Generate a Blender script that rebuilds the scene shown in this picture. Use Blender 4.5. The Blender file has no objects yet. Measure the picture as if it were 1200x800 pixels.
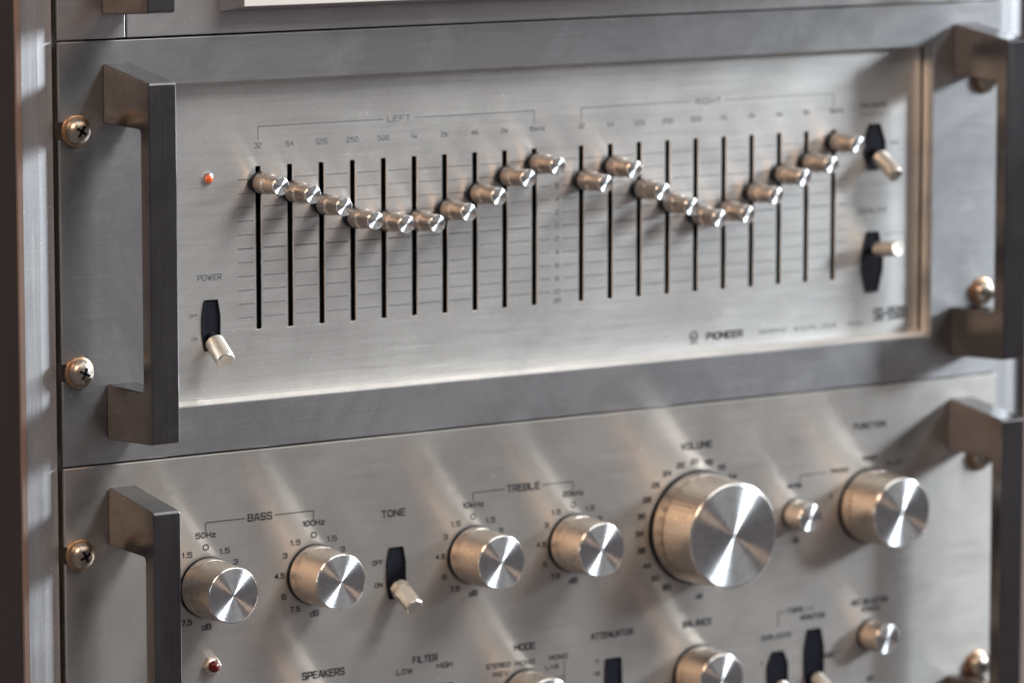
import bpy, bmesh, math, random
from mathutils import Vector, Matrix
random.seed(7)
S = 0.001                                   # everything below is written in millimetres
scn = bpy.context.scene
COL = scn.collection

# ---------------------------------------------------------------- camera
cd = bpy.data.cameras.new('camera'); cam = bpy.data.objects.new('camera', cd); COL.objects.link(cam); scn.camera = cam
rt = Vector((0.832069306, -0.554671391, -0.000562865)); up = Vector((0.07559175, 0.11239069, 0.99078465)); fw = Vector((0.54949664, 0.82444404, -0.13544542))
m = Matrix((rt, up, -fw)).transposed().to_4x4(); m.translation = Vector((-0.87283284, -1.64497897, 0.30635178))
cam.matrix_world = m
cd.sensor_width = 36; cd.lens = 159.0; cd.clip_start = 0.05; cd.clip_end = 100
cd.dof.use_dof = True; cd.dof.focus_distance = 1.875; cd.dof.aperture_fstop = 8.0

# ---------------------------------------------------------------- room light: dim room, window to the right, warm lamp above left
w = bpy.data.worlds.new('World'); scn.world = w; w.use_nodes = True
bg = w.node_tree.nodes['Background']; bg.inputs[0].default_value = (0.90, 0.82, 0.84, 1); bg.inputs[1].default_value = 0.105

def area(name, loc, target, size, size_y, power, color):
    l = bpy.data.lights.new(name, 'AREA'); l.shape = 'RECTANGLE'; l.size = size; l.size_y = size_y; l.energy = power; l.color = color
    o = bpy.data.objects.new(name, l); COL.objects.link(o); o.location = loc
    o.rotation_euler = (Vector(target) - Vector(loc)).to_track_quat('-Z', 'Y').to_euler(); return o
CT = (0.25, 0, 0.04)
wl = area('window_light', (0, 0, 0), CT, 1.65, 0.34, 100, (0.87, 0.94, 1.0))   # unseen window, right of the rack; slanted strip shape made for narrow knob highlights
p1 = Vector(CT) + 3.1 * Vector((.765, -.61, .205)); p2 = Vector(CT) + 3.1 * Vector((.90, -.17, .40)); pc = (p1 + p2) / 2
az = (pc - Vector(CT)).normalized(); ax = (p2 - p1); ax = (ax - ax.dot(az) * az).normalized(); ay = az.cross(ax)
wm = Matrix((ax, ay, az)).transposed().to_4x4(); wm.translation = pc; wl.matrix_world = wm
area('ceiling_light', (0.95, -1.1, 1.95), CT, 2.2, 1.8, 17, (1.0, 0.985, 0.96))
area('warm_lamp', (-0.75, -0.75, 1.05), CT, 0.60, 0.50, 8, (1.0, 0.68, 0.46))

scn.view_settings.view_transform = 'Standard'; scn.view_settings.look = 'None'; scn.view_settings.gamma = 1
scn.view_settings.exposure = 0.62
scn.render.engine = 'CYCLES'

# ---------------------------------------------------------------- materials
def nodes(name):
    mt = bpy.data.materials.new(name); mt.use_nodes = True; nt = mt.node_tree
    return mt, nt, nt.nodes['Principled BSDF']
def link(nt, a, b): nt.links.new(a, b)
def brushed(name, col, rough=.35, aniso=.8, along='x', metallic=1.0, streak=.12, smudge=.08, bump=.000006):
    mt, nt, p = nodes(name); N = nt.nodes
    tc = N.new('ShaderNodeTexCoord'); mp = N.new('ShaderNodeMapping')
    sc = {'x': (30, 5200, 5200), 'z': (5200, 5200, 30), 'y': (5200, 30, 5200)}[along]
    mp.inputs['Scale'].default_value = sc; link(nt, tc.outputs['Object'], mp.inputs['Vector'])
    n1 = N.new('ShaderNodeTexNoise'); n1.inputs['Scale'].default_value = 1; n1.inputs['Detail'].default_value = 3
    link(nt, mp.outputs[0], n1.inputs['Vector'])
    n2 = N.new('ShaderNodeTexNoise'); n2.inputs['Scale'].default_value = 34; n2.inputs['Detail'].default_value = 6; n2.inputs['Roughness'].default_value = .65
    link(nt, tc.outputs['Object'], n2.inputs['Vector'])
    n3 = N.new('ShaderNodeTexNoise'); n3.inputs['Scale'].default_value = 1900; n3.inputs['Detail'].default_value = 2
    link(nt, tc.outputs['Object'], n3.inputs['Vector'])
    def rng(src, lo, hi, a=.3, b=.7):
        r = N.new('ShaderNodeMapRange'); r.inputs['From Min'].default_value = a; r.inputs['From Max'].default_value = b
        r.inputs['To Min'].default_value = lo; r.inputs['To Max'].default_value = hi; link(nt, src, r.inputs['Value']); return r.outputs[0]
    def mul(a, b):
        x = N.new('ShaderNodeMath'); x.operation = 'MULTIPLY'; link(nt, a, x.inputs[0]); link(nt, b, x.inputs[1]); return x.outputs[0]
    f = mul(mul(rng(n1.outputs['Fac'], 1 - streak, 1 + streak * .4), rng(n2.outputs['Fac'], 1 - smudge, 1 + smudge * .5)), rng(n3.outputs['Fac'], .91, 1.06))
    # dust specks, dull patches and stray scratches
    n4 = N.new('ShaderNodeTexNoise'); n4.inputs['Scale'].default_value = 420; n4.inputs['Detail'].default_value = 2; link(nt, tc.outputs['Object'], n4.inputs['Vector'])
    n5 = N.new('ShaderNodeTexNoise'); n5.inputs['Scale'].default_value = 11; n5.inputs['Detail'].default_value = 7; n5.inputs['Roughness'].default_value = .7; n5.inputs['Distortion'].default_value = 1.2; link(nt, tc.outputs['Object'], n5.inputs['Vector'])
    mp6 = N.new('ShaderNodeMapping'); mp6.inputs['Rotation'].default_value = (0, .5, 0); mp6.inputs['Scale'].default_value = (18, 900, 900); link(nt, tc.outputs['Object'], mp6.inputs['Vector'])
    n6 = N.new('ShaderNodeTexNoise'); n6.inputs['Scale'].default_value = 1; n6.inputs['Detail'].default_value = 1; link(nt, mp6.outputs[0], n6.inputs['Vector'])
    f = mul(f, mul(rng(n4.outputs['Fac'], 1, 1.30, .68, .74), rng(n5.outputs['Fac'], 1 - smudge * .8, 1 + smudge * .8, .42, .60)))
    f = mul(f, rng(n6.outputs['Fac'], 1, 1.15, .74, .78))
    vm = N.new('ShaderNodeVectorMath'); vm.operation = 'SCALE'; vm.inputs[0].default_value = col[:3]; link(nt, f, vm.inputs['Scale'])
    link(nt, vm.outputs[0], p.inputs['Base Color'])
    link(nt, mul(rng(n2.outputs['Fac'], rough * 1.12, rough * .92), rng(n1.outputs['Fac'], .9, 1.1)), p.inputs['Roughness'])
    p.inputs['Metallic'].default_value = metallic; p.inputs['Anisotropic'].default_value = aniso
    tg = N.new('ShaderNodeTangent'); tg.direction_type = 'UV_MAP'; tg.uv_map = 'UVMap'
    p.inputs['Anisotropic Rotation'].default_value = {'x': 0.25, 'z': 0.0, 'y': .25}[along]
    link(nt, tg.outputs[0], p.inputs['Tangent'])
    bp = N.new('ShaderNodeBump'); bp.inputs['Strength'].default_value = .5; bp.inputs['Distance'].default_value = bump
    link(nt, n1.outputs['Fac'], bp.inputs['Height']); link(nt, bp.outputs[0], p.inputs['Normal'])
    return mt
def turned(name, col, rough=.22, aniso=.9, rot=.0):
    mt, nt, p = nodes(name); N = nt.nodes
    p.inputs['Metallic'].default_value = 1; p.inputs['Anisotropic'].default_value = aniso; p.inputs['Anisotropic Rotation'].default_value = rot
    tg = N.new('ShaderNodeTangent'); tg.direction_type = 'RADIAL'; tg.axis = 'Z'; link(nt, tg.outputs[0], p.inputs['Tangent'])
    # concentric tool marks
    tc = N.new('ShaderNodeTexCoord'); sx = N.new('ShaderNodeSeparateXYZ'); link(nt, tc.outputs['Object'], sx.inputs[0])
    cx = N.new('ShaderNodeCombineXYZ'); link(nt, sx.outputs[0], cx.inputs[0]); link(nt, sx.outputs[1], cx.inputs[1])
    ln = N.new('ShaderNodeVectorMath'); ln.operation = 'LENGTH'; link(nt, cx.outputs[0], ln.inputs[0])
    n = N.new('ShaderNodeTexNoise'); n.noise_dimensions = '1D'; n.inputs['Scale'].default_value = 2400; n.inputs['Detail'].default_value = 3; link(nt, ln.outputs['Value'], n.inputs['W'])
    r = N.new('ShaderNodeMapRange'); r.inputs['To Min'].default_value = .8; r.inputs['To Max'].default_value = 1.1; link(nt, n.outputs['Fac'], r.inputs['Value'])
    vm = N.new('ShaderNodeVectorMath'); vm.operation = 'SCALE'; vm.inputs[0].default_value = col[:3]; link(nt, r.outputs[0], vm.inputs['Scale']); n7 = N.new('ShaderNodeTexNoise'); n7.inputs['Scale'].default_value = 260; n7.inputs['Detail'].default_value = 5; n7.inputs['Roughness'].default_value = .7; link(nt, tc.outputs['Object'], n7.inputs['Vector'])
    r7 = N.new('ShaderNodeMapRange'); r7.inputs['From Min'].default_value = .35; r7.inputs['From Max'].default_value = .65; r7.inputs['To Min'].default_value = .84; r7.inputs['To Max'].default_value = 1.06; link(nt, n7.outputs['Fac'], r7.inputs['Value'])
    vm2 = N.new('ShaderNodeVectorMath'); vm2.operation = 'SCALE'; link(nt, vm.outputs[0], vm2.inputs[0]); link(nt, r7.outputs[0], vm2.inputs['Scale'])
    link(nt, vm2.outputs[0], p.inputs['Base Color'])
    r8 = N.new('ShaderNodeMapRange'); r8.inputs['From Min'].default_value = .3; r8.inputs['From Max'].default_value = .7; r8.inputs['To Min'].default_value = rot - .012; r8.inputs['To Max'].default_value = rot + .012; link(nt, n.outputs['Fac'], r8.inputs['Value']); link(nt, r8.outputs[0], p.inputs['Anisotropic Rotation'])
    r2 = N.new('ShaderNodeMapRange'); r2.inputs['To Min'].default_value = rough * 1.25; r2.inputs['To Max'].default_value = rough * .8; link(nt, n.outputs['Fac'], r2.inputs['Value']); link(nt, r2.outputs[0], p.inputs['Roughness'])
    return mt
def ribbed(name, col, rough=.3, ribs=70, depth=.0002):
    mt, nt, p = nodes(name); N = nt.nodes
    p.inputs['Metallic'].default_value = 1; p.inputs['Roughness'].default_value = rough
    p.inputs['Base Color'].default_value = (*col, 1)
    uv = N.new('ShaderNodeUVMap'); uv.uv_map = 'UVMap'; sx = N.new('ShaderNodeSeparateXYZ'); link(nt, uv.outputs[0], sx.inputs[0])
    mm = N.new('ShaderNodeMath'); mm.operation = 'MULTIPLY'; mm.inputs[1].default_value = ribs * 2 * math.pi; link(nt, sx.outputs[0], mm.inputs[0])
    sn = N.new('ShaderNodeMath'); sn.operation = 'SINE'; link(nt, mm.outputs[0], sn.inputs[0])
    bp = N.new('ShaderNodeBump'); bp.inputs['Strength'].default_value = .3; bp.inputs['Distance'].default_value = depth; link(nt, sn.outputs[0], bp.inputs['Height']); link(nt, bp.outputs[0], p.inputs['Normal'])
    n = N.new('ShaderNodeTexNoise'); n.inputs['Scale'].default_value = 300; tc = N.new('ShaderNodeTexCoord'); link(nt, tc.outputs['Object'], n.inputs['Vector'])
    r = N.new('ShaderNodeMapRange'); r.inputs['To Min'].default_value = rough * .8; r.inputs['To Max'].default_value = rough * 1.3; link(nt, n.outputs['Fac'], r.inputs['Value']); link(nt, r.outputs[0], p.inputs['Roughness'])
    return mt
def plain(name, col, rough=.5, metallic=0, var=.15, scale=200, spec=.5, em=0):
    mt, nt, p = nodes(name); N = nt.nodes
    p.inputs['Metallic'].default_value = metallic; p.inputs['Roughness'].default_value = rough; p.inputs['Specular IOR Level'].default_value = spec
    tc = N.new('ShaderNodeTexCoord'); n = N.new('ShaderNodeTexNoise'); n.inputs['Scale'].default_value = scale; n.inputs['Detail'].default_value = 4; link(nt, tc.outputs['Object'], n.inputs['Vector'])
    r = N.new('ShaderNodeMapRange'); r.inputs['To Min'].default_value = 1 - var; r.inputs['To Max'].default_value = 1 + var; link(nt, n.outputs['Fac'], r.inputs['Value'])
    vm = N.new('ShaderNodeVectorMath'); vm.operation = 'SCALE'; vm.inputs[0].default_value = col[:3]; link(nt, r.outputs[0], vm.inputs['Scale']); link(nt, vm.outputs[0], p.inputs['Base Color'])
    if em: p.inputs['Emission Color'].default_value = (*col, 1); p.inputs['Emission Strength'].default_value = em
    return mt
def wood(name):
    mt, nt, p = nodes(name); N = nt.nodes
    tc = N.new('ShaderNodeTexCoord'); mp = N.new('ShaderNodeMapping'); mp.inputs['Scale'].default_value = (90, 90, 4); link(nt, tc.outputs['Object'], mp.inputs[0])
    n = N.new('ShaderNodeTexNoise'); n.inputs['Scale'].default_value = 3; n.inputs['Detail'].default_value = 6; link(nt, mp.outputs[0], n.inputs['Vector'])
    r = N.new('ShaderNodeValToRGB'); r.color_ramp.elements[0].color = (.026, .022, .023, 1); r.color_ramp.elements[1].color = (.060, .050, .050, 1); link(nt, n.outputs['Fac'], r.inputs[0]); link(nt, r.outputs[0], p.inputs['Base Color'])
    p.inputs['Roughness'].default_value = .45; return mt

M = dict(
    face=brushed('satin_face_aluminium', (.865, .86, .84), .40, .93, 'x', streak=.10),
    upper=brushed('upper_unit_aluminium', (.66, .64, .64), .36, .93, 'x', streak=.10, smudge=.12),
    frame=brushed('frame_aluminium', (.565, .575, .59), .34, .95, 'x', streak=.12, smudge=.15),
    amp=brushed('amplifier_face_aluminium', (.73, .705, .67), .36, .97, 'x', streak=.09),
    rail=brushed('rail_aluminium', (.66, .67, .69), .50, .2, 'z', streak=.10, smudge=.05),
    handle=brushed('dark_handle_aluminium', (.20, .195, .20), .23, .3, 'z', streak=.18, smudge=.2),
    wall=brushed('recess_wall_aluminium', (.80, .78, .75), .34, .3, 'x', streak=.06),
    knob=ribbed('knob_side_aluminium', (.72, .64, .56), .28, 72, .0001),
    slide=ribbed('slider_side_aluminium', (.58, .50, .44), .33, 24, .00004),
    cap=turned('turned_knob_end', (.80, .82, .83), .34, 1.0, .25),
    rim=plain('polished_rim', (.86, .84, .80), .18, 1, .04, 300),
    lever=plain('lever_metal', (.76, .71, .64), .40, 1, .15, 350),
    black=plain('black_plastic', (.007, .008, .014), .5, 0, .3, 500, .15),
    void=plain('dark_gap', (.006, .006, .007), .8, 0, .2, 60, .1),
    chassis=plain('dark_chassis_steel', (.03, .03, .032), .6, .4, .2, 90),
    ink=plain('black_print', (.028, .028, .031), .6, 0, .2, 900, .2),
    ink2=plain('fine_grey_print', (.085, .09, .10), .6, 0, .2, 900, .2),
    screw=plain('screw_steel', (.50, .44, .37), .33, 1, .45, 500),
    washer=plain('copper_washer', (.46, .29, .18), .38, 1, .4, 400),
    amber=plain('amber_lens', (.60, .10, .02), .25, 0, .1, 300, .6, .18),
    red=plain('red_lens', (.13, .006, .006), .2, 0, .1, 300, .6),
    cream=plain('pale_dial_panel', (.66, .65, .63), .35, 0, .04, 80),
    bezel=plain('bezel_metal', (.42, .36, .36), .35, 1, .06, 120),
    edge=plain('pale_edge_strip', (.24, .18, .155), .45, 0, .2, 60),
    wood=wood('dark_cabinet_wood'),
)

# ---------------------------------------------------------------- helpers
def uvbox(bm):
    uv = bm.loops.layers.uv.get('UVMap') or bm.loops.layers.uv.new('UVMap')
    for f in bm.faces:
        n = f.normal; a = max(range(3), key=lambda i: abs(n[i]))
        for l in f.loops:
            c = l.vert.co
            l[uv].uv = (c.y, c.z) if a == 0 else ((c.x, c.z) if a == 1 else (c.x, c.y))
def link_mesh(name, bm, mat, parent=None, bevel=0, smooth=False, uv=True, segs=2):
    bm.normal_update()
    if uv: uvbox(bm)
    me = bpy.data.meshes.new(name); bm.to_mesh(me); bm.free()
    me.materials.append(mat)
    if smooth:
        for p in me.polygons: p.use_smooth = True
    o = bpy.data.objects.new(name, me); COL.objects.link(o)
    if parent: o.parent = parent
    if bevel:
        b = o.modifiers.new('bevel', 'BEVEL'); b.width = bevel * S; b.segments = segs; b.limit_method = 'ANGLE'; b.angle_limit = math.radians(35)
    return o
def empty(name, loc, label=None, cat=None, group=None, parent=None):
    o = bpy.data.objects.new(name, None); COL.objects.link(o); o.location = Vector(loc) * S; o.empty_display_size = .01
    if label: o['label'] = label
    if cat: o['category'] = cat
    if group: o['group'] = group
    if parent: o.parent = parent
    return o
def box(bm, x0, x1, y0, y1, z0, z1):
    v = [bm.verts.new((x * S, y * S, z * S)) for x in (x0, x1) for y in (y0, y1) for z in (z0, z1)]
    for q in ((0, 1, 3, 2), (4, 6, 7, 5), (0, 4, 5, 1), (2, 3, 7, 6), (0, 2, 6, 4), (1, 5, 7, 3)): bm.faces.new([v[i] for i in q])
def boxes(*bs):
    bm = bmesh.new()
    for b in bs: box(bm, *b)
    bmesh.ops.recalc_face_normals(bm, faces=bm.faces); return bm
def grid_plate(xc, zc, skip, y0, y1):
    """plate between y0 (front) and y1 (back) from a grid of cuts, cells where skip(cx, cz) is true left open"""
    bm = bmesh.new(); V = {}
    def v(i, j, k):
        if (i, j, k) not in V: V[i, j, k] = bm.verts.new((xc[i] * S, (y0, y1)[k] * S, zc[j] * S))
        return V[i, j, k]
    nx, nz = len(xc) - 1, len(zc) - 1
    solid = lambda i, j: 0 <= i < nx and 0 <= j < nz and not skip((xc[i] + xc[i+1]) / 2, (zc[j] + zc[j+1]) / 2)
    for i in range(nx):
        for j in range(nz):
            if not solid(i, j): continue
            bm.faces.new([v(i, j, 0), v(i+1, j, 0), v(i+1, j+1, 0), v(i, j+1, 0)])
            bm.faces.new([v(i, j, 1), v(i, j+1, 1), v(i+1, j+1, 1), v(i+1, j, 1)])
            if not solid(i-1, j): bm.faces.new([v(i, j, 0), v(i, j+1, 0), v(i, j+1, 1), v(i, j, 1)])
            if not solid(i+1, j): bm.faces.new([v(i+1, j, 0), v(i+1, j, 1), v(i+1, j+1, 1), v(i+1, j+1, 0)])
            if not solid(i, j-1): bm.faces.new([v(i, j, 0), v(i, j, 1), v(i+1, j, 1), v(i+1, j, 0)])
            if not solid(i, j+1): bm.faces.new([v(i, j+1, 0), v(i+1, j+1, 0), v(i+1, j+1, 1), v(i, j+1, 1)])
    bmesh.ops.recalc_face_normals(bm, faces=bm.faces); return bm
def prism_yz(x0, x1, pts):
    bm = bmesh.new()
    a = [bm.verts.new((x0 * S, y * S, z * S)) for y, z in pts]; b = [bm.verts.new((x1 * S, y * S, z * S)) for y, z in pts]
    bm.faces.new(a); bm.faces.new(b[::-1]); n = len(pts)
    for i in range(n): bm.faces.new([a[i], b[i], b[(i+1) % n], a[(i+1) % n]])
    bmesh.ops.recalc_face_normals(bm, faces=bm.faces); return bm
def prism_xz(y0, y1, pts, bm=None):
    bm = bm or bmesh.new()
    a = [bm.verts.new((x * S, y0 * S, z * S)) for x, z in pts]; b = [bm.verts.new((x * S, y1 * S, z * S)) for x, z in pts]
    bm.faces.new(a); bm.faces.new(b[::-1]); n = len(pts)
    for i in range(n): bm.faces.new([a[i], b[i], b[(i+1) % n], a[(i+1) % n]])
    bmesh.ops.recalc_face_normals(bm, faces=bm.faces); return bm
def lathe(prof, seg=64, cap0=True, cap1=False, flat=None):
    """prof: list of (r, h) along +Z in mm; u = angle, v = length"""
    bm = bmesh.new(); uv = bm.loops.layers.uv.new('UVMap'); rings = []
    for r, h in prof:
        rings.append([bm.verts.new((r * S * math.cos(2*math.pi*i/seg), r * S * math.sin(2*math.pi*i/seg), h * S)) for i in range(seg)])
    for k in range(len(prof) - 1):
        for i in range(seg):
            j = (i + 1) % seg
            f = bm.faces.new([rings[k][i], rings[k][j], rings[k+1][j], rings[k+1][i]]); f.smooth = True
            for l, (u, vv) in zip(f.loops, ((i/seg, k), ((i+1)/seg, k), ((i+1)/seg, k+1), (i/seg, k+1))): l[uv].uv = (u, vv)
    if cap0: bm.faces.new(rings[0][::-1])
    if cap1: bm.faces.new(rings[-1])
    return bm
def lathe_obj(name, prof, mat, parent, seg=64, loc=(0, 0, 0), rot=None, cap0=True, cap1=False, sharp=30):
    bm = lathe(prof, seg, cap0, cap1); me = bpy.data.meshes.new(name); bm.normal_update()
    for e in bm.edges:
        if len(e.link_faces) == 2 and e.calc_face_angle(0) > math.radians(sharp): e.smooth = False
    bm.to_mesh(me); bm.free(); me.materials.append(mat)
    o = bpy.data.objects.new(name, me); COL.objects.link(o); o.parent = parent; o.location = Vector(loc) * S
    if rot: o.rotation_euler = rot
    return o
OUT = (math.pi / 2, 0, 0)                   # turns a lathe's +Z towards the viewer's side of the panel (-Y)

# print: a wide squared lettering drawn from strokes on a 4 x 6 grid (corners cut), as on hi-fi faces of the 1970s
G = {
'A': [(0,0,1.5,6,2.7,6,4.2,0),(.7,2,3.5,2)], 'B': [(0,0,0,6,3.4,6,4,5.4,4,3.6,3.4,3.1,0,3.1),(3.4,3.1,4,2.5,4,.6,3.4,0,0,0)], 'C': [(4,5,3.3,6,.7,6,0,5.3,0,.7,.7,0,3.3,0,4,1)],
'D': [(0,0,0,6,3.2,6,4,5.2,4,.8,3.2,0,0,0)], 'E': [(4,6,0,6,0,0,4,0),(0,3.1,3.6,3.1)], 'F': [(4,6,0,6,0,0),(0,3,3.5,3)], 'G': [(4,5,3.3,6,.7,6,0,5.3,0,.7,.7,0,4,0,4,2.9,2.2,2.9)],
'H': [(0,0,0,6),(4,0,4,6),(0,3,4,3)], 'I': [(.6,0,.6,6)], 'J': [(4,6,4,.7,3.3,0,.7,0,0,.8,0,1.8)], 'K': [(0,0,0,6),(4,6,0,2.8),(1.2,3.4,4,0)], 'L': [(0,6,0,0,4,0)],
'M': [(0,0,0,6,2.3,2,4.6,6,4.6,0)], 'N': [(0,0,0,6,4,0,4,6)], 'O': [(1.2,0,0,1.3,0,4.7,1.2,6,3.2,6,4.4,4.7,4.4,1.3,3.2,0,1.2,0)], 'P': [(0,0,0,6,3.4,6,4,5.4,4,3.2,3.4,2.6,0,2.6)],
'Q': [(.7,0,0,.7,0,5.3,.7,6,3.3,6,4,5.3,4,.7,3.3,0,.7,0),(2.4,1.6,4.2,-.5)], 'R': [(0,0,0,6,3.4,6,4,5.4,4,3.3,3.4,2.7,0,2.7),(2,2.7,4,0)], 'S': [(4,5.2,3.3,6,.7,6,0,5.4,0,3.8,.7,3.2,3.3,2.9,4,2.3,4,.6,3.3,0,.7,0,0,.8)],
'T': [(0,6,4,6),(2,6,2,0)], 'U': [(0,6,0,.7,.7,0,3.3,0,4,.7,4,6)], 'V': [(0,6,2,0,4,6)], 'W': [(0,6,1.2,0,2.5,5,3.8,0,5,6)], 'X': [(0,0,4,6),(0,6,4,0)], 'Y': [(0,6,2,2.8,4,6),(2,2.8,2,0)], 'Z': [(0,6,4,6,0,0,4,0)],
'0': [(1.2,0,0,1.4,0,4.6,1.2,6,2.6,6,3.8,4.6,3.8,1.4,2.6,0,1.2,0)], '1': [(0,4.9,1.2,6,1.2,0)], '2': [(0,5.2,.7,6,3.3,6,4,5.3,4,3.8,3.3,3.1,.7,2.7,0,2,0,0,4,0)], '3': [(0,5.3,.7,6,3.3,6,4,5.3,4,3.7,3.3,3.1,1.3,3.1),(3.3,3.1,4,2.5,4,.7,3.3,0,.7,0,0,.7)],
'4': [(3,0,3,6,0,2,4,2)], '5': [(3.9,6,0,6,0,3.4,3.3,3.4,4,2.8,4,.7,3.3,0,.6,0,0,.6)], '6': [(3.8,6,.7,6,0,5.3,0,.7,.7,0,3.3,0,4,.7,4,2.7,3.3,3.4,0,3.4)], '7': [(0,6,4,6,1.6,0)],
'8': [(.7,0,0,.7,0,2.6,.7,3.2,3.3,3.2,4,2.6,4,.7,3.3,0,.7,0),(.7,3.2,0,3.9,0,5.3,.7,6,3.3,6,4,5.3,4,3.9,3.3,3.2)], '9': [(0,0,3.3,0,4,.7,4,5.3,3.3,6,.7,6,0,5.3,0,3.3,.7,2.7,4,2.7)],
'.': [(.3,.1,.7,.1)], '-': [(0,3,2.6,3)], '+': [(0,3,3,3),(1.5,1.5,1.5,4.5)], 'z': [(0,4,3.2,4,0,0,3.2,0)], 'k': [(0,0,0,6),(3.2,4,0,1.7),(1,2.3,3.4,0)], 'd': [(3.6,6,3.6,0,.6,0,0,.6,0,3.4,.6,4,3.6,4)],
}
def strokes(text):
    """list of segments and total width on the grid"""
    x = 0; segs = []
    for ch in text:
        if ch == ' ': x += 3.2; continue
        wmax = 0
        for pl in G[ch]:
            pts = list(zip(pl[::2], pl[1::2])); wmax = max(wmax, max(p[0] for p in pts))
            for p, q in zip(pts, pts[1:]): segs.append((x + p[0], p[1], x + q[0], q[1]))
        x += wmax + 1.7
    return segs, x - 1.7
def word_bm(text, x, z, h, wdt, y, bold, bm=None):
    bm = bm or bmesh.new(); segs, W = strokes(text); sz = h / 6; sx = (wdt / W) if wdt else sz * 1.3
    t = h * bold / 2; k = 0
    for x0, z0, x1, z1 in segs:
        a = Vector((x + (x0 - W/2) * sx, z + (z0 - 3) * sz)); b = Vector((x + (x1 - W/2) * sx, z + (z1 - 3) * sz))
        d = (b - a); d = d.normalized() if d.length > 1e-6 else Vector((1, 0)); n = Vector((-d.y, d.x)) * t; e = d * t * .75
        yy = y - .0015 * (k % 7); k += 1
        vs = [bm.verts.new((p.x * S, yy * S, p.y * S)) for p in (a - e - n, b + e - n, b + e + n, a - e + n)]; bm.faces.new(vs)
    return bm
def face_front(bm):
    for f in bm.faces:
        f.normal_update()
        if f.normal.y > 0: f.normal_flip()
    return bm
class Print:
    """legend on one face: every word big enough to read is a part, tiny marks and rules stay together"""
    def __init__(self): self.txt = []; self.rect = []
    def word(self, s, x, z, h, wdt=None, bold=0): self.txt.append((s, x, z, h, wdt, bold))
    def line(self, x0, z0, x1, z1, t=.35):
        if abs(x1-x0) >= abs(z1-z0): self.rect.append((x0, x1, z0 - t/2, z0 + t/2))
        else: self.rect.append((x0 - t/2, x0 + t/2, min(z0, z1), max(z0, z1)))
    def build(self, name, mat, parent, y, weight=.2, big=None):
        small = bmesh.new()
        for s, x, z, h, wdt, bold in self.txt:
            wt = weight + bold
            if len(s) >= 3 and (wdt or 0) >= 7.5:
                link_mesh('printed_word', face_front(word_bm(s, x, z, h, wdt, y, wt)), mat, parent)
            else: word_bm(s, x, z, h, wdt, y, wt, small)
        for x0, x1, z0, z1 in self.rect:
            vs = [small.verts.new((a * S, (y + .004) * S, b * S)) for a, b in ((x0, z0), (x1, z0), (x1, z1), (x0, z1))]; small.faces.new(vs)
        o = link_mesh(name, face_front(small), mat, parent); o['kind'] = 'stuff'; return o

# shared pieces ---------------------------------------------------
def handle(parent, x, z, w=12.7, label=None, height=177.0, top=10.0, bot=10.4):
    """bent bar handle: legs taper towards the grip"""
    zt, zb = z + height - top, z + bot
    out = [(0, zb), (-37.6, zb + 2.2), (-38.5, zb + 3.0), (-38.5, zt - 6.2), (-37.6, zt - 5.4), (0, zt)]
    inn = [(0, zt - 24.6), (-29, zt - 24.9), (-30.5, zt - 25.4), (-31, zt - 26.8), (-31, zb + 25.6), (-30.5, zb + 24.0), (-29, zb + 23.5), (0, zb + 23.3)]
    o = link_mesh('handle', prism_yz(x, x + w, out + inn), M['handle'], parent, bevel=.55, segs=3)
    if label: o['label'] = label
    return o
def screw(parent, x, z, y=0):
    prof = [(3.0, 2.0), (6.3, 0.2), (6.6, .6), (6.5, 1.5), (5.9, 1.9)]
    wsh = lathe_obj('rack_screw', [(6.4, 0), (6.7, .5), (6.5, 1.5), (5.6, 2.0), (2.0, 2.1)], M['washer'], parent, 40, (x, y - .02, z), OUT)
    head = lathe_obj('screw_head', [(5.3, 1.8), (5.6, 2.4), (5.3, 3.6), (4.4, 4.8), (3.0, 5.6), (1.5, 5.95), (.05, 6.05)], M['screw'], wsh, 40, sharp=70)
    a = random.uniform(0, 1.5); bm = bmesh.new()
    for k in (0, 1):
        b2 = boxes((-2.6, 2.6, -.55, .55, 4.6, 6.12)); bmesh.ops.rotate(b2, cent=(0, 0, 0), matrix=Matrix.Rotation(a + k*math.pi/2, 3, 'Z'), verts=b2.verts)
        me = bpy.data.meshes.new('t'); b2.to_mesh(me); b2.free(); bm.from_mesh(me); bpy.data.meshes.remove(me)
    c = link_mesh('cross_recess', bm, M['void'], wsh)
    return wsh
def copy_part(o, parent):
    c = o.copy(); COL.objects.link(c); c.parent = parent
    for ch in o.children: copy_part(ch, c)
    return c
def hexplate(x, z0, z1, wmid, wend, y0, y1, bm=None, taper=.30):
    h = (z1 - z0) * taper
    return prism_xz(y0, y1, [(x - wend/2, z0), (x + wend/2, z0), (x + wmid/2, z0 + h), (x + wmid/2, z1 - h), (x + wend/2, z1), (x - wend/2, z1), (x - wmid/2, z1 - h), (x - wmid/2, z0 + h)], bm)
def sunken(x, z0, z1, wmid, wend, y0, taper):
    bm = hexplate(x, z0, z1, wmid, wend, y0, y0 + 1.6, taper=taper); bm.normal_update()
    f = min(bm.faces, key=lambda f: f.normal.y)
    bmesh.ops.inset_region(bm, faces=[f], thickness=.95 * S); bmesh.ops.translate(bm, verts=f.verts, vec=(0, .85 * S, 0)); return bm
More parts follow.
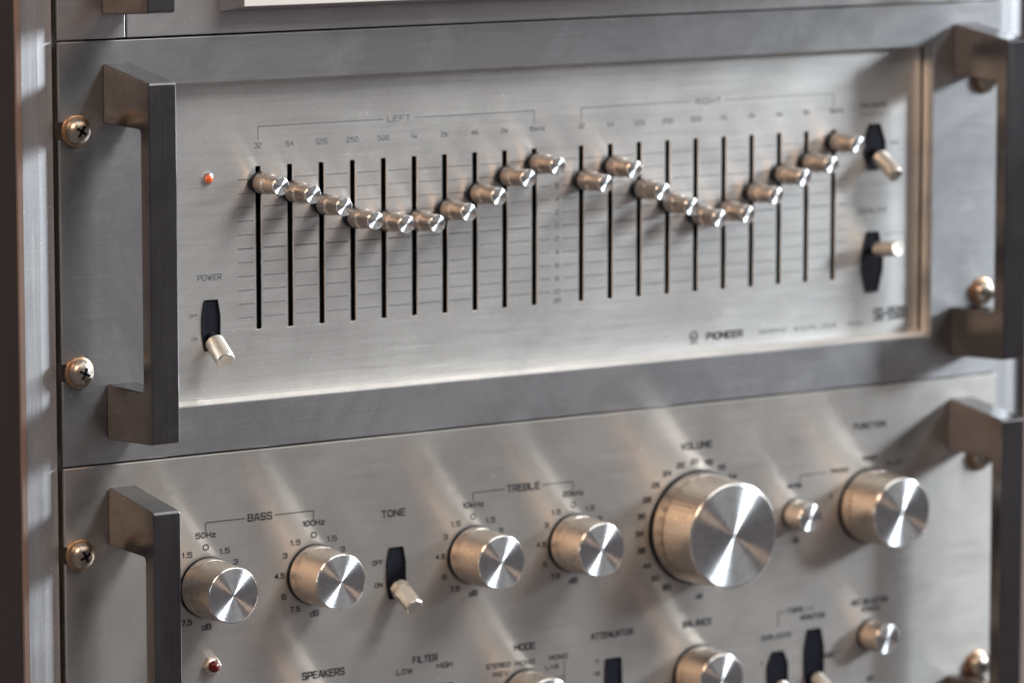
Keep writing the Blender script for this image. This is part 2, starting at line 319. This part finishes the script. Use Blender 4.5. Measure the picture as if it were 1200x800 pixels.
def toggle(parent, name, x, z0, z1, ysurf, p0, p1, r, wmid=8.6, wend=6.2, seg=32, collar=False, taper=.3):
    b = link_mesh(name, sunken(x, z0, z1, wmid, wend, ysurf - .95, taper), M['black'], parent, bevel=.15)
    if p0 is None: return b
    d = Vector(p1) - Vector(p0); L = d.length; q = Vector((0, 0, 1)).rotation_difference(d.normalized()).to_euler()
    lathe_obj('stem', [(1.6, -6), (1.6, 2)], M['black'], b, 16, p0, q)
    if collar:
        prof = [(r*.55, 0), (r*.98, .3), (r*1.0, 3.2), (r*.86, 3.4), (r*.86, 4.0), (r*.95, 4.2), (r*.90, L-.5), (r*.82, L), (.05, L)]
    else:
        prof = [(r*.7, 0), (r*.96, .6), (r, 2), (r, L-.5), (r*.9, L), (.05, L-.15)]
    lathe_obj('lever', prof, M['lever'], b, seg, p0, q, sharp=25)
    return b
def knob(parent, x, z, R, L, seg=96, skirt=True, name='rotary_knob', ang=-8, taper=.96, ptr=True, rim=1.1):
    """turned aluminium knob: dark base ring, ribbed body in two steps, bright chamfer, spun end face"""
    Rb = R / taper
    body = lathe_obj(name, [(Rb*.98, 1.0), (Rb*1.01, 1.4), (Rb*1.005, L*.27), (Rb*.972, L*.275), (Rb*.972, L*.30), (Rb*1.0, L*.305), (R*1.003, L - rim*.8)], M['knob'], parent, seg, (x, 0, z), OUT, sharp=20)
    lathe_obj('base_ring', [(Rb*1.03, .05), (Rb*1.04, .9), (Rb*.9, 1.1)], M['black'], body, seg)
    lathe_obj('chamfer', [(R*1.003, L - rim*.8), (R*.997, L - rim*.45), (R*.980, L - rim*.15), (R*.955, L)], M['rim'], body, seg, cap0=False, sharp=60)
    lathe_obj('end_face', [(R*.955, L), (R*.7, L-.03), (R*.4, L-.04), (R*.15, L-.05), (.02, L-.06)], M['cap'], body, seg, cap0=False, sharp=60)
    if ptr:
        a = math.radians(90 + ang); bm = boxes((R*.90, R*1.03, -.5, .5, L*.30, L - rim*.1)); bmesh.ops.rotate(bm, cent=(0, 0, 0), matrix=Matrix.Rotation(a, 3, 'Z'), verts=bm.verts)
        link_mesh('pointer', bm, M['rim'], body, bevel=.15)
    return body

# ================================================================ the rack
rack = empty('equipment_rack', (250, 0, -300), 'dark wooden equipment rack whose aluminium rails hold the three silver units', 'rack')
def rpart(o, parent):                       # keep world placement under an Empty that is not at the origin
    o.matrix_parent_inverse = Matrix.Translation(-parent.location); return o
def rail_profile(xa, xb, flip):
    pts = [(0, 2.8), (8.6, 2.8), (15.6, 3.5), (15.7, 3.5), (15.9, 9), (34, 9), (34, 11), (0, 11)]
    pts = [((xa + px) if not flip else (xb - px), py) for px, py in pts]
    bm = bmesh.new(); a = [bm.verts.new((px*S, py*S, -.300)) for px, py in pts]; b = [bm.verts.new((px*S, py*S, .420)) for px, py in pts]
    bm.faces.new(a); bm.faces.new(b[::-1]); n = len(pts)
    for i in range(n): bm.faces.new([a[i], b[i], b[(i+1) % n], a[(i+1) % n]])
    bmesh.ops.recalc_face_normals(bm, faces=bm.faces); return bm
rpart(link_mesh('rack_rail', rail_profile(-16.8, 0, False), M['rail'], rack, bevel=.2), rack)
rpart(link_mesh('rack_rail', rail_profile(0, 517.8, True), M['rail'], rack, bevel=.2), rack)
for xa, xb in ((-19.6, -16.95), (517.95, 521.5)):
    sp = rpart(link_mesh('side_panel', boxes((xa, xb, 1.5, 330, -300, 420)), M['wood'], rack, bevel=.3), rack)
    link_mesh('edge_strip', boxes((xa - .05, xb, -.2, 1.45, -300, 420)), M['edge'], sp, bevel=.3)
rpart(link_mesh('back_panel', boxes((-16.9, 517.9, 322, 329, -300, 420)), M['wood'], rack), rack)

GAP = .45
# ================================================================ graphic equalizer (z 0 .. 177)
eq = empty('graphic_equalizer', (0, 0, 0), 'silver graphic equalizer with two rows of ten slider knobs, in the middle of the rack', 'equalizer')
X0, X1 = 0, 501
HX0, HX1, HZ0, HZ1 = 45.5, 459.9, 20.95, 157.0
xc = [0, 7.6, HX0, HX1, 493.4, 501]; zc = [GAP, HZ0, 36.2, 43.2, 136.6, 143.6, HZ1, 177 - GAP]
def skipf(cx, cz):
    if HX0 < cx < HX1 and HZ0 < cz < HZ1: return True
    return (cx < 7.6 or cx > 493.4) and (36.2 < cz < 43.2 or 136.6 < cz < 143.6)
link_mesh('front_frame', grid_plate(xc, zc, skipf, 0, 3), M['frame'], eq, bevel=.35)
ring = boxes((46.2, 459.6, 3.05, 9, 157.0, 158.2), (44.2, 45.6, 3.05, 9, 21, 157), (459.75, 460.6, 3.05, 9, 21.1, 156.9))
link_mesh('recess_surround', ring, M['wall'], eq, bevel=.1)
link_mesh('recess_sill', prism_yz(46.2, 459.6, [(.6, 20.0), (.6, 20.97), (1.0, 21.1), (2.9, 22.7), (7.95, 23.2), (7.95, 20.0)]), M['wall'], eq)
FACE = []                                   # everything carried by the recessed face
SX = [101.8 + 15.74 * i for i in range(10)] + [268.7 + 15.74 * i for i in range(10)]
ZT, ZB, SW = 119.3, 49.4, 2.6
fx = [44.5]
for s in SX: fx += [s - SW/2, s + SW/2]
fx += [461.5]
FACE0 = set(eq.children)
link_mesh('face_plate', grid_plate(fx, [19.8, ZB, ZT, 156.9], lambda cx, cz: ZB < cz < ZT and any(abs(cx - s) < SW/2 for s in SX), 12, 13.5), M['face'], eq, bevel=.12, segs=1)
link_mesh('slot_backing', boxes((44.6, 464.5, 17, 18, 19, 158)), M['void'], eq)
# slider knobs
KZ = [112.3, 107.7, 101.3, 94.5, 92.3, 91.6, 95.3, 101.6, 108.2, 113.0, 104.3, 109.5, 98.3, 91.2, 84.8, 85.9, 93.2, 100.7, 105.3, 113.7]
base = lathe_obj('slider_knob', [(3.0, 2.2), (4.25, 2.3), (4.5, 3.0), (4.5, 8.8), (3.95, 9.6), (3.85, 10.2), (4.0, 18.1)], M['slide'], eq, 40, (SX[0], 12, KZ[0]), OUT, sharp=28)
lathe_obj('slider_stem', [(1.05, -4), (1.05, .9), (4.5, 1.0), (4.75, 1.3), (4.75, 2.0), (4.4, 2.25)], M['black'], base, 32)  # black stem; its wide collar is added to darken the shadowed slider foot
lathe_obj('chamfer', [(4.0, 18.1), (3.97, 18.6), (3.87, 18.95), (3.7, 19.1)], M['rim'], base, 40, cap0=False, sharp=60)
lathe_obj('end_face', [(3.7, 19.1), (2.4, 19.06), (1.0, 19.05), (.02, 19.0)], M['cap'], base, 40, cap0=False, sharp=60)
for i in range(1, 20):
    c = copy_part(base, eq); c.location = Vector((SX[i], 12, KZ[i])) * S
    c.rotation_euler = (OUT[0] + random.uniform(-.022, .022), random.uniform(-.5, .5), random.uniform(-.018, .018))
# toggles and lamp
toggle(eq, 'power_switch', 78.0, 42.0, 63.8, 12, (77.9, 9.5, 46.5), (77.9, -.6, 39.0), 4.2)
toggle(eq, 'toggle_switch', 434.2, 99.5, 121.0, 12, (434.2, 8.5, 106.2), (434.2, -4.5, 98.1), 3.7, 12.6, 6.0, taper=.42)
toggle(eq, 'toggle_switch', 433.6, 42.2, 70.6, 12, (433.6, 8.0, 62.6), (433.6, -7.6, 64.6), 3.7, 12.0, 6.5, taper=.38)
lr = lathe_obj('indicator_lamp', [(2.6, 0), (2.6, .5), (1.9, .7)], M['rim'], eq, 28, (77.1, 12, 115.3), OUT)
lathe_obj('lamp_lens', [(1.8, .3), (1.8, 1.6), (1.4, 2.2), (.7, 2.5), (.02, 2.55)], M['amber'], lr, 28, sharp=60)
# printing
P = Print(); T = .28
for side, (cx, xa, xb, wd) in enumerate(((172.6, 101.9, 243.2, 'LEFT'), (338.5, 268.6, 410.2, 'RIGHT'))):
    wl = 12.5 if side == 0 else 15
    P.word(wd, cx, 136.1, 2.3, wl - 1)
    hw = wl / 2 + 1.6
    P.line(xa, 136.1, cx - hw, 136.1, T); P.line(cx + hw, 136.1, xb, 136.1, T); P.line(xa, 130.2, xa, 136.1, T); P.line(xb, 130.2, xb, 136.1, T)
    for k, t in enumerate(('32', '64', '125', '250', '500', '1k', '2k', '4k', '8k', '16k')):
        P.word(t + ('Hz' if k == 9 else ''), SX[side*10 + k] + (1.5 if k == 9 else 0), 128.1, 2.0, {1: 2, 2: 3.4, 3: 5.6, 5: 8.0}[len(t + ('Hz' if k == 9 else ''))] if k != 9 else 8.0)
for k in range(-5, 6):
    z = 84.35 + k * 5.9; t = .42 if k == 0 else .26
    for sd in (0, 10):
        P.line(SX[sd] - 10.2, z, SX[sd] - 2.4, z, t); P.line(SX[sd+9] + 2.4, z, SX[sd+9] + 8.4, z, t)
        for i in range(9): P.line(SX[sd+i] + 2.2, z, SX[sd+i+1] - 2.4, z, t)
    P.word(str(abs(k) * 2), 255.6, z, 1.9, 3.3 if abs(k) == 5 else 1.7)
P.word('dB', 255.6, 50.9, 1.9, 3.6)
P.word('POWER', 77.6, 73.3, 2.2, 11.4)
P.word('OFF', 69.6, 57.4, 1.3, 4.0); P.word('ON', 69.9, 47.6, 1.3, 2.8)
P.word('TAPE MONITOR', 433.5, 129.6, 1.9, 15.5); P.line(425.5, 125.6, 443, 125.6, T)
P.word('EQUALIZER', 433.8, 80.6, 2.0, 16)
P.line(441, 68.8, 452, 68.8, T); P.word('TAPE', 446, 111.5, 1.4, 5)
P.word('SG-9500', 444.6, 31.4, 5.0, 18.6, .07); P.word('GRAPHIC', 376, 28.1, 1.7, 15.5); P.word('EQUALIZER', 400.5, 28.1, 1.7, 24); P.word('MODEL', 424.5, 28.1, 1.5, 10)
P.build('printed_scale', M['ink2'], eq, 11.95, .15)
P = Print()
P.word('PIONEER', 348.4, 28.4, 2.9, 20, .07)
for a in range(25):                                   # emblem: ring open at the foot with a fork in it
    t0 = math.radians(-150 + a * 12.5); x = 331.0 + 2.1 * math.sin(t0); z = 29.0 + 2.1 * math.cos(t0)
    P.rect.append((x - .3, x + .3, z - .3, z + .3))
P.rect += [(330.75, 331.25, 25.9, 28.7), (330.0, 332.0, 28.3, 28.7), (329.9, 330.3, 28.3, 29.9), (331.7, 332.1, 28.3, 29.9), (328.9, 330.6, 25.7, 26.2), (331.4, 333.1, 25.7, 26.2)]
P.build('maker_lettering', M['ink'], eq, 11.93)

for o in eq.children:                       # the face and what it carries sit in the recess
    if o not in FACE0: o.location += Vector((-2.6, -4.0, .55)) * S
link_mesh('chassis', boxes((20, 481, 15, 300, 2, 175)), M['chassis'], eq)
handle(eq, 20.8, 0); handle(eq, 472.3, 0, 13.6)
for x, z in ((7.4, 140.1), (7.4, 39.7), (490.5, 140.1), (490.5, 39.7)): screw(eq, x, z)

# ================================================================ amplifier (z -177 .. 0)
amp = empty('stereo_amplifier', (0, 0, 0), 'silver stereo amplifier with large volume knob, bottom unit of the rack', 'amplifier')
xc = [0, 7.6, 493.4, 501]; zc = [-177 + GAP, -143.6, -136.6, -40.5, -33.5, -GAP]
link_mesh('front_panel', grid_plate(xc, zc, lambda cx, cz: (cx < 7.6 or cx > 493.4) and (-143.6 < cz < -136.6 or -40.5 < cz < -33.5), 0, 3), M['amp'], amp, bevel=.35)
link_mesh('chassis', boxes((20, 481, 3.1, 300, -175, -2)), M['chassis'], amp)
handle(amp, 20.8, -177); handle(amp, 472.3, -177, 13.6)
for x, z in ((6.6, -37.0), (6.6, -140), (490.5, -39.3), (490.5, -140)): screw(amp, x, z)
KR = -57.2
for x, R, L, a in ((67.3, 12.1, 23.3, -6), (120.7, 12.2, 23.0, -16), (202.8, 12.1, 23.3, -140), (256.3, 12.2, 23.0, -140)): knob(amp, x, KR, R, L, ang=a)
kv = knob(amp, 324.5, -56.8, 24.1, 29.2, 128, ang=32, ptr=False, rim=1.3); kv.name = 'volume_knob'
knob(amp, 424.5, -56.6, 16.4, 25.0, ang=0, ptr=False, rim=1.3)
knob(amp, 380.7, -56.4, 6.5, 12.5, 48, ptr=False)
knob(amp, 325.4, -125.0, 12.3, 19.5, ptr=False)
knob(amp, 230.4, -125.0, 12.3, 19.5, ptr=False)
knob(amp, 125.2, -125.0, 12.3, 19.5, ptr=False)
knob(amp, 425.8, -118.3, 6.9, 13.5, 48, ptr=False)
toggle(amp, 'tone_switch', 162.6, -72.5, -49.6, 0, (162.6, -2.0, -67.0), (162.6, -15.5, -73.9), 4.4, 9.4, 6.8, 8, True)
toggle(amp, 'attenuator_switch', 278.5, -138, -112.2, 0, (278.5, -2, -133), (278.5, -15, -140), 3.5, 8.9, 8.0, 8, True, .4)
toggle(amp, 'filter_switch', 188.3, -136, -113.2, 0, (188.3, -2, -131), (188.3, -15, -138), 3.5, 8.8, 7.0, 8, True)
toggle(amp, 'filter_switch', 166.0, -136, -113.8, 0, (166.0, -2, -131), (166.0, -15, -138), 3.5, 8.8, 7.0, 8, True)
toggle(amp, 'tape_monitor_switch', 371.4, -140, -119.9, 0, (371.4, -2, -136), (371.4, -14, -142), 3.5, 11.5, 6.0, 8, True)
toggle(amp, 'duplicate_switch', 392.6, -142, -111.6, 0, (392.6, -2, -134.5), (392.6, -14, -140.5), 3.5, 11.0, 7.0, 8, True)
lr = lathe_obj('indicator_lamp', [(4.3, 0), (4.2, 1.6), (3.4, 2.4), (2.6, 2.5)], M['knob'], amp, 6, (69.3, 0, -91.3), OUT, sharp=20)
lathe_obj('lamp_lens', [(2.7, 1.5), (2.6, 3.6), (1.8, 4.6), (.02, 5.0)], M['red'], lr, 28, sharp=60)
P = Print(); T = .40; B = .06
def bracket(wd, wl, xa, xb, z, drop=4):
    cx = (xa + xb) / 2; P.word(wd, cx, z, 2.7, wl, B); hw = wl/2 + 1.5
    P.line(xa, z, cx - hw, z, T); P.line(cx + hw, z, xb, z, T); P.line(xa, z - drop, xa, z, T); P.line(xb, z - drop, xb, z, T)
bracket('BASS', 11.6, 67.3, 120.7, -29.5); bracket('TREBLE', 17, 202.8, 256.3, -29.5)
for x, t in ((67.3, '50Hz'), (120.8, '100Hz'), (202.9, '10kHz'), (256.4, '20kHz')):
    P.word(t, x, -34.8, 2.1, 9.4 if len(t) < 5 else 10.6, B); P.word('0', x, -40.1, 2.2, 2.4, B)
    for a, s in ((32, '1.5'), (57, '3'), (87, '4.5'), (119, '6'), (146, '7.5')):
        for sg in (-1, 1):
            P.word(s, x + sg * 17.3 * math.sin(math.radians(a)), KR + 17.3 * math.cos(math.radians(a)), 2.0, 4.6 if len(s) > 1 else 2.0, B)
    P.word('dB', x, -74.4, 2.2, 4.0, B)
P.word('TONE', 161.4, -34.5, 2.7, 11.8, B); P.word('OFF', 153.2, -55.6, 1.8, 5.2, B); P.word('ON', 153.6, -65.6, 1.8, 3.8, B)
P.word('VOLUME', 324.4, -19.2, 2.7, 17, B)
for k in range(-10, 11):
    a = math.radians(k * 15); P.word(('60', '50', '44', '38', '34', '30', '28', '26', '24', '22', '20', '18', '16', '14', '12', '10', '8', '6', '4', '2', '0')[k + 10], 323.4 + 30.6 * math.sin(a), -56.9 + 30.3 * math.cos(a), 2.1, 4.0, .10)
P.word('dB', 326.3, -89.2, 1.9, 3.6, B)
P.word('FUNCTION', 424.4, -18.6, 2.5, 18.5, B)
P.word('TUNER', 424.5, -34.2, 1.9, 8.5, B); P.word('AUX', 438.6, -37.6, 1.9, 9, B); P.word('PHONO', 407, -38.4, 1.8, 10, B)
P.line(383.5, -38.7, 399.5, -38.7, T); P.line(383.5, -42, 383.5, -38.7, T)
P.word('MUTING', 380.6, -43.2, 1.8, 8, B); P.word('-20', 381.3, -68.8, 2.0, 3.4, B)
P.word('1', 446, -48, 2, 1.2); P.word('2', 402, -50, 2, 1.6)
P.word('BALANCE', 325.3, -101.4, 2.6, 16, B); P.word('ATTENUATOR', 277.8, -101.3, 2.5, 23, B)
P.word('-15', 269.2, -118.6, 1.7, 3.6, B); P.word('0', 269.6, -112.8, 1.5, 1.6, B)
P.word('MODE', 230.3, -101.6, 2.7, 11.0, B); P.word('STEREO', 216, -108.6, 1.9, 12.5, B); P.word('MONO', 230.5, -108.8, 1.9, 10, B); P.word('REV', 217.5, -112.5, 1.8, 8, B)
P.word('MONO', 248.4, -108.3, 1.9, 9.6, B); P.word('L+R', 245, -112.6, 1.8, 6.6, B); P.line(251.6, -120, 251.6, -110.6, T); P.line(247, -117.5, 251.6, -117.5, T)
P.word('FILTER', 177.5, -101.0, 2.7, 12.5, B); P.word('LOW', 166.8, -105.5, 2.0, 8, B); P.word('HIGH', 187.6, -104.9, 2.0, 8, B)
P.word('SPEAKERS', 125.2, -101.5, 2.8, 21, B)
P.word('TAPE', 381.6, -101.7, 2.2, 9, B); P.line(371.6, -101.8, 376, -101.8, T); P.line(387, -101.8, 392.5, -101.8, T); P.line(371.6, -108.8, 371.6, -101.8, T)
P.word('MONITOR', 391.8, -105.8, 2.1, 14, B); P.word('DUPLICATE', 370.8, -112.9, 2.0, 17, B)
P.word('1', 362, -125, 1.6, 1.2, B); P.word('SOURCE', 401.5, -125.6, 1.3, 5, B)
P.line(398, -124.2, 409, -124.2, T)
P.word('REC SELECTOR', 425.4, -102.2, 2.2, 21, B); P.word('SOURCE', 426, -105.8, 1.8, 11, B); P.word('OFF', 426.4, -139.5, 2.0, 4, B)
P.build('printed_scale', M['ink'], amp, -.06)

# ================================================================ upper component (z 177 .. )
tun = empty('upper_audio_component', (0, 0, 177), 'silver component with raised pale dial window, cropped at the top of the rack', 'audio component')
def t_(o): return rpart(o, tun)
t_(link_mesh('rack_ear', boxes((0, 31.4, 0, 3, 177 + GAP, 330)), M['upper'], tun, bevel=.35))
t_(link_mesh('rack_ear', boxes((469.6, 501, 0, 3, 177 + GAP, 330)), M['upper'], tun, bevel=.35))
t_(link_mesh('front_panel', boxes((32.1, 468.9, .0, 3.2, 177 + GAP, 330)), M['upper'], tun, bevel=.35))
t_(link_mesh('chassis', boxes((20, 481, 3.3, 300, 179, 328)), M['chassis'], tun))
bm = bmesh.new()
a = [(76.6, 0, 186.4), (424, 0, 186.4), (424, 0, 290), (76.6, 0, 290)]; b = [(81.4, -11, 188.7), (419, -11, 188.7), (419, -11, 288), (81.4, -11, 288)]
va = [bm.verts.new(Vector(p)*S) for p in a]; vb = [bm.verts.new(Vector(p)*S) for p in b]
for i in range(4): bm.faces.new([va[i], va[(i+1) % 4], vb[(i+1) % 4], vb[i]])
bm.faces.new(vb); bmesh.ops.recalc_face_normals(bm, faces=bm.faces)
t_(link_mesh('window_bezel', bm, M['bezel'], tun, bevel=.25))
t_(link_mesh('dial_panel', boxes((82.0, 418.4, -11.4, -10.8, 189.2, 287.4)), M['cream'], tun))
t_(handle(tun, 20.8, 177)); t_(handle(tun, 472.3, 177, 13.6))
for o in list(tun.children): pass
for x, z in ((7.4, 177 + 39.7), (490.5, 177 + 39.7)):
    s = screw(tun, x, z); rpart(s, tun)
